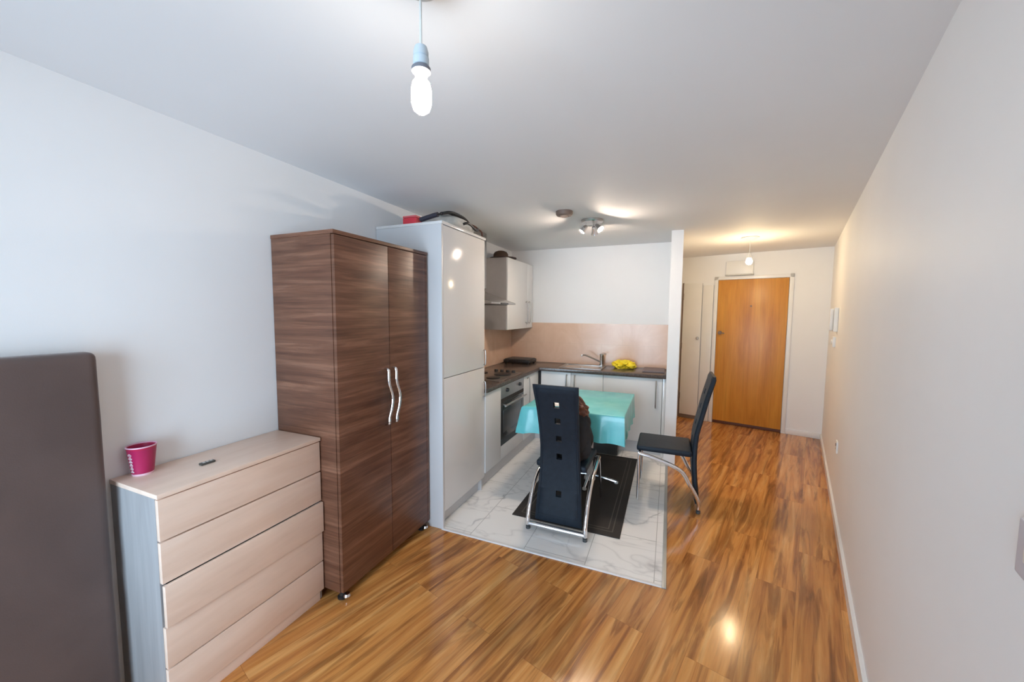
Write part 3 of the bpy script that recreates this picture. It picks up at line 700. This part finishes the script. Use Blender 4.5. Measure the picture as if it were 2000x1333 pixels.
def chair(org, ang, label, lean, ff, rf_):
    """tall slab-backed chair; local +y is where it faces"""
    Mw = Matrix.Translation(Vector((org[0], org[1], 0))) @ Matrix.Rotation(ang, 4, 'Z')
    t = thing('dining_chair', label, 'chair', (org[0], org[1], org[2]))
    z0 = org[2]
    # profile of the slab (z, local y of its middle), and half width by height
    P = [(.055, -.235), (.18, -.222), (.32, -.208), (.46, -.205), (.60, -.215), (.74, -.24-.10*lean), (.88, -.24-.42*lean), (.98, -.24-.73*lean), (1.065, -.24-lean)]
    Wd = [(.055, .172), (.30, .156), (.55, .142), (.75, .142), (.92, .148), (1.065, .158)]
    def interp(T, z):
        for (a, u), (b_, v) in zip(T, T[1:]):
            if z <= b_:
                k = (z-a)/(b_-a); return u+(v-u)*k
        return T[-1][1]
    def sm(T, z):
        return (interp(T, max(z-.05, T[0][0]))+interp(T, z)*2+interp(T, min(z+.05, T[-1][0])))/4
    hz = [(.925, .022), (.805, .022), (.67, .022), (.535, .022), (.265, .022)]
    zs_ = [.055+.034*k for k in range(30)]+[1.065]
    for c, r in hz: zs_ += [c-r, c+r]
    zs_ = sorted(z for z in set(zs_) if not any(c-r < z < c+r for c, r in hz))
    z2 = [zs_[0]]
    for z in zs_[1:]:
        if z-z2[-1] > .006 or any(abs(z-(c+s*r)) < 1e-6 for c, r in hz for s in (-1, 1)): z2.append(z)
    zs_ = z2
    us = [-1, -.93, -.55, None, None, .55, .93, 1]
    b = MB(Mw); bm = bmesh.new(); th = .017
    F, Bk = [], []
    for z in zs_:
        w = sm(Wd, z); y = sm(P, z); rf, rb = [], []
        edge_z = max(0, 1-min(z-zs_[0], zs_[-1]-z)/.02)
        for k, u in enumerate(us):
            x = (-.020 if k == 3 else .020) if u is None else u*w
            th2 = th*(.45 if (u is not None and abs(u) == 1) else 1)*(1-.4*edge_z)
            rf.append(bm.verts.new((x, y+th2, z+z0))); rb.append(bm.verts.new((x, y-th2, z+z0)))
        F.append(rf); Bk.append(rb)
    for i in range(len(zs_)-1):
        zm = (zs_[i]+zs_[i+1])/2
        for k in range(7):
            if k == 3 and any(c-r < zm < c+r for c, r in hz): continue
            bm.faces.new((F[i][k], F[i+1][k], F[i+1][k+1], F[i][k+1]))
            bm.faces.new((Bk[i][k], Bk[i][k+1], Bk[i+1][k+1], Bk[i+1][k]))
    pairs = {}
    for i in range(len(zs_)):
        for k in range(8): pairs[F[i][k]] = Bk[i][k]
    for e in [e for e in bm.edges if len(e.link_faces) == 1 and e.verts[0] in pairs]:
        a, c = e.verts
        try: bm.faces.new((a, c, pairs[c], pairs[a]))
        except ValueError: pass
    bmesh.ops.recalc_face_normals(bm, faces=bm.faces)
    b._merge(bm)
    back = b.build('backrest', M_black, t, angle=40)
    # stitched seam down the back of the slab
    b = MB(Mw)
    for s_ in (-1, 1):
        b.tube([(s_*sm(Wd, z)*.86, sm(P, z)-th-.0005, z+z0) for z in (.10, .2, .3, .4, .5, .6, .7, .8, .9, 1.0, 1.04)], .0022, 6, 2)
    for z in (.10, 1.04):
        w = sm(Wd, z)*.86; b.tube([(-w, sm(P, z)-th-.0005, z+z0), (w, sm(P, z)-th-.0005, z+z0)], .0022, 6, 0)
    b.build('stitching', M_black, back)
    # seat
    MBs = MB(Mw).box(-.185, .185, -.188, .225, .425+z0, .472+z0, .020, 4)
    MBs.build('seat', M_black, t)
    # chrome frame: each side is a front leg, and a bar sweeping to the rear foot; a rail joins the rear feet
    hw = .205
    for s_ in (-1, 1):
        x = s_*hw
        MB(Mw).tube([(x, .20, .415+z0), (x, .202+.25*(ff-.2), .35+z0), (x, .2+.6*(ff-.2), .2+z0), (x, ff, .0205+z0)], .009, 12, 5).build('leg', M_chrome, t)
        MB(Mw).tube([(x, .205, .412+z0), (x, .10, .392+z0), (x, -.10, .325+z0), (x, rf_+.07, .22+z0), (x, rf_+.005, .10+z0), (x, rf_, .030+z0)], .0155, 12, 5).build('leg', M_chrome, t)
    for s_ in (-1, 1):
        MB(Mw).lathe([(.016, 0), (.016, .02), (.0, .024)], (s_*hw, rf_, z0+.001), 14).build('glide', M_grey, t)
    MB(Mw).tube([(-hw, rf_, .040+z0), (hw, rf_, .040+z0)], .0155, 12, 0).build('stretcher', M_chrome, t)
    MB(Mw).tube([(-hw, .20, .414+z0), (hw, .20, .414+z0)], .0115, 12, 0).build('seat_bar', M_chrome, t)
    return t
chair((-.682, 2.752, .005), 0, 'black slab-backed chair seen from behind, bag on its seat', .128, .345, -.29)
chair((.012, 3.375, .005), math.radians(90), 'black chair seen side-on beside the partition, its seat empty', .085, .205, -.245)
# bag on the near chair's seat
sz = .478
BG = thing('handbag', 'slouching black bag with brown leather top on the near chair', 'bag', (-.62, 2.70, sz))
MB().blob((-.638, 2.70, sz+.17), (.150, .108, .235), .16, 2.2, 4, 2, zmin=sz+.001, ymin=2.583).build('bag_body', plain('black_fabric', (.014, .013, .014, 1), .7, var=.3, scale=20, bump=.3, bscale=50), BG)
MB().blob((-.605, 2.70, sz+.365), (.085, .06, .075), .25, 2.6, 4, 9).build('flap', M_tan, BG)
MB().tube([(-.655, 2.69, sz+.38), (-.64, 2.70, sz+.45), (-.59, 2.70, sz+.46), (-.545, 2.70, sz+.40), (-.52, 2.70, sz+.30)], .010, 8, 5).build('strap', M_tan, BG)
PT = thing('plate', 'white plate on the turquoise cloth behind the near chair back', 'plate', (-.86, 3.14, .751))
MB().lathe([(.05, .0015), (.06, .0005), (.07, .004), (.098, .014), (.10, .016), (.096, .017), (.068, .007), (0, .006)], (-.86, 3.14, .751), 36).build('dish', plain('white_china', (.85, .85, .83, 1), .15, var=.01), PT)
# bin under the table
BN = thing('waste_bin', 'dark grey slim bin on the tiles behind the table pedestal', 'bin', (-.66, 4.20, .005))
MB().box(-.86, -.472, 4.135, 4.27, .005, .50, .012, 3).build('bin_body', M_grey, BN)
MB().box(-.868, -.464, 4.128, 4.275, .50, .53, .008, 3).build('lid', M_blackp, BN)

# ------------------------------------------------------------------ lamps
M_bulb = glow('lit_bulb_neutral', (1, .93, .83, 1), 53)
M_bulb2 = glow('lit_bulb_warm', (1, .76, .45, 1), 185)
M_spot = glow('lit_spot_face', (1, .80, .64, 1), 700)
px, py = -.589, .82
PL = thing('pendant_light', 'bare lit bulb hanging on a white cord in the foreground', 'pendant light', (px, py, CZ-.004))
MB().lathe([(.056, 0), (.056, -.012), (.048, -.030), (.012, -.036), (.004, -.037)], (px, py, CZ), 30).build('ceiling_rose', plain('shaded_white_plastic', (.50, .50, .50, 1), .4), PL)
MB().cyl((px, py, CZ-.035), (px, py, 2.195), .0033, 10).build('cord', M_greyc, PL)
lh = MB().lathe([(.006, 2.206), (.015, 2.200), (.0185, 2.188), (.0185, 2.178), (.0165, 2.176), (.0195, 2.174), (.0195, 2.156), (.017, 2.154), (.019, 2.150)], (px, py, 0), 24).build('lamp_holder', plain('pale_blue_white_plastic', srgb(186, 198, 206), .35), PL)
MB().lathe([(.0195, 2.154), (.0235, 2.150), (.0235, 2.142), (.018, 2.140)], (px, py, 0), 24).build('holder_ring', plain('grey_ring_plastic', srgb(110, 112, 120), .4), PL)
MB().lathe([(.013, 2.126), (.021, 2.116), (.0245, 2.10), (.0245, 2.068), (.020, 2.052), (.010, 2.044), (0, 2.042)], (px, py, 0), 24).build('bulb', M_bulb, PL)
MB().lathe([(.016, 2.141), (.0155, 2.132), (.013, 2.1265)], (px, py, 0), 24).build('bulb_base', M_white, PL)
hx, hy = .768, 4.79
HL = thing('hallway_pendant', 'small lit bulb on a short cord in the hallway by the oak door', 'pendant light', (hx, hy, CZ-.004))
MB().lathe([(.085, 0), (.085, -.006), (.05, -.022), (.012, -.034), (.004, -.035)], (hx, hy, CZ), 28).build('ceiling_rose', M_white, HL)
MB().cyl((hx, hy, CZ-.034), (hx, hy, 2.20), .003, 10).build('cord', M_white, HL)
MB().lathe([(.005, 2.21), (.016, 2.20), (.018, 2.17), (.022, 2.16), (.022, 2.152)], (hx, hy, 0), 20).build('lamp_holder', M_white, HL)
MB().lathe([(.014, 2.152), (.018, 2.147), (.028, 2.132), (.031, 2.116), (.027, 2.098), (.014, 2.086), (0, 2.083)], (hx, hy, 0), 24).build('bulb', M_bulb2, HL)
spx, spy = -.665, 3.43
SL = thing('ceiling_spotlight', 'round ceiling plate with three lit spotlights over the kitchen', 'spotlight', (spx, spy, CZ-.004))
MB().lathe([(.098, 0), (.098, -.014), (.088, -.022), (0, -.024)], (spx, spy, CZ), 36).build('base_plate', M_steel, SL)
for a, tilt in ((math.radians(205), 38), (math.radians(330), 47), (math.radians(85), 40)):
    o_ = Vector((spx+.055*math.cos(a), spy+.055*math.sin(a), CZ-.022))
    dirv = Vector((math.cos(a)*math.sin(math.radians(tilt)), math.sin(a)*math.sin(math.radians(tilt)), -math.cos(math.radians(tilt))))
    k = o_+Vector((0, 0, -.035))
    hd = MB().cyl(o_, k, .006, 10).build('spot_head', M_chrome, SL)
    R = Vector((0, 0, 1)).rotation_difference(dirv).to_matrix()
    MB().lathe([(0, -.012), (.014, -.010), (.018, 0), (.022, .03), (.031, .055), (.033, .06), (.030, .06), (.026, .052)], k, 24, R).build('shade', M_chrome, hd)
    MB().lathe([(0, .036), (.020, .040), (.026, .050), (.022, .057), (0, .061)], k, 20, R).build('bulb', M_spot, hd)
SM = thing('smoke_alarm', 'round ceiling smoke alarm beside the spotlights, backlit shade in its brown colour', 'smoke alarm', (-.82, 3.06, CZ-.004))
MB().lathe([(.068, 0), (.068, -.022), (.060, -.034), (.03, -.038), (0, -.038)], (-.82, 3.06, CZ), 32).build('body', M_brownp, SM)  # beige-brown body colour includes the darkness of being backlit
MB().lathe([(.035, -.037), (.03, -.044), (0, -.045)], (-.82, 3.06, CZ), 24).build('test_button', plain('beige_plastic', srgb(190, 165, 148), .5), SM)

# ------------------------------------------------------------------ daylight
Wd_ = bpy.data.worlds.new('sky'); S.world = Wd_; Wd_.use_nodes = True
bg = Wd_.node_tree.nodes['Background']; bg.inputs['Color'].default_value = (.60, .80, 1, 1); bg.inputs['Strength'].default_value = 7.2
al = bpy.data.lights.new('window_daylight', 'AREA'); al.shape = 'RECTANGLE'; al.size = xw1-xw0; al.size_y = zw1-zw0
al.cycles.is_portal = True
ao = bpy.data.objects.new('window_daylight', al); COL.objects.link(ao)
ao.location = ((xw0+xw1)/2, Y0-.10, (zw0+zw1)/2); ao.rotation_euler = (PI/2, 0, 0)   # faces +y into the room

# ------------------------------------------------------------------ view
vs = S.view_settings
S.display_settings.display_device = 'sRGB'
vs.view_transform = 'Standard'; vs.look = 'None'; vs.gamma = 1; vs.use_curve_mapping = False
vs.exposure = 0.9
S.cycles.max_bounces = 10; S.cycles.diffuse_bounces = 6; S.cycles.caustics_reflective = False; S.cycles.caustics_refractive = False
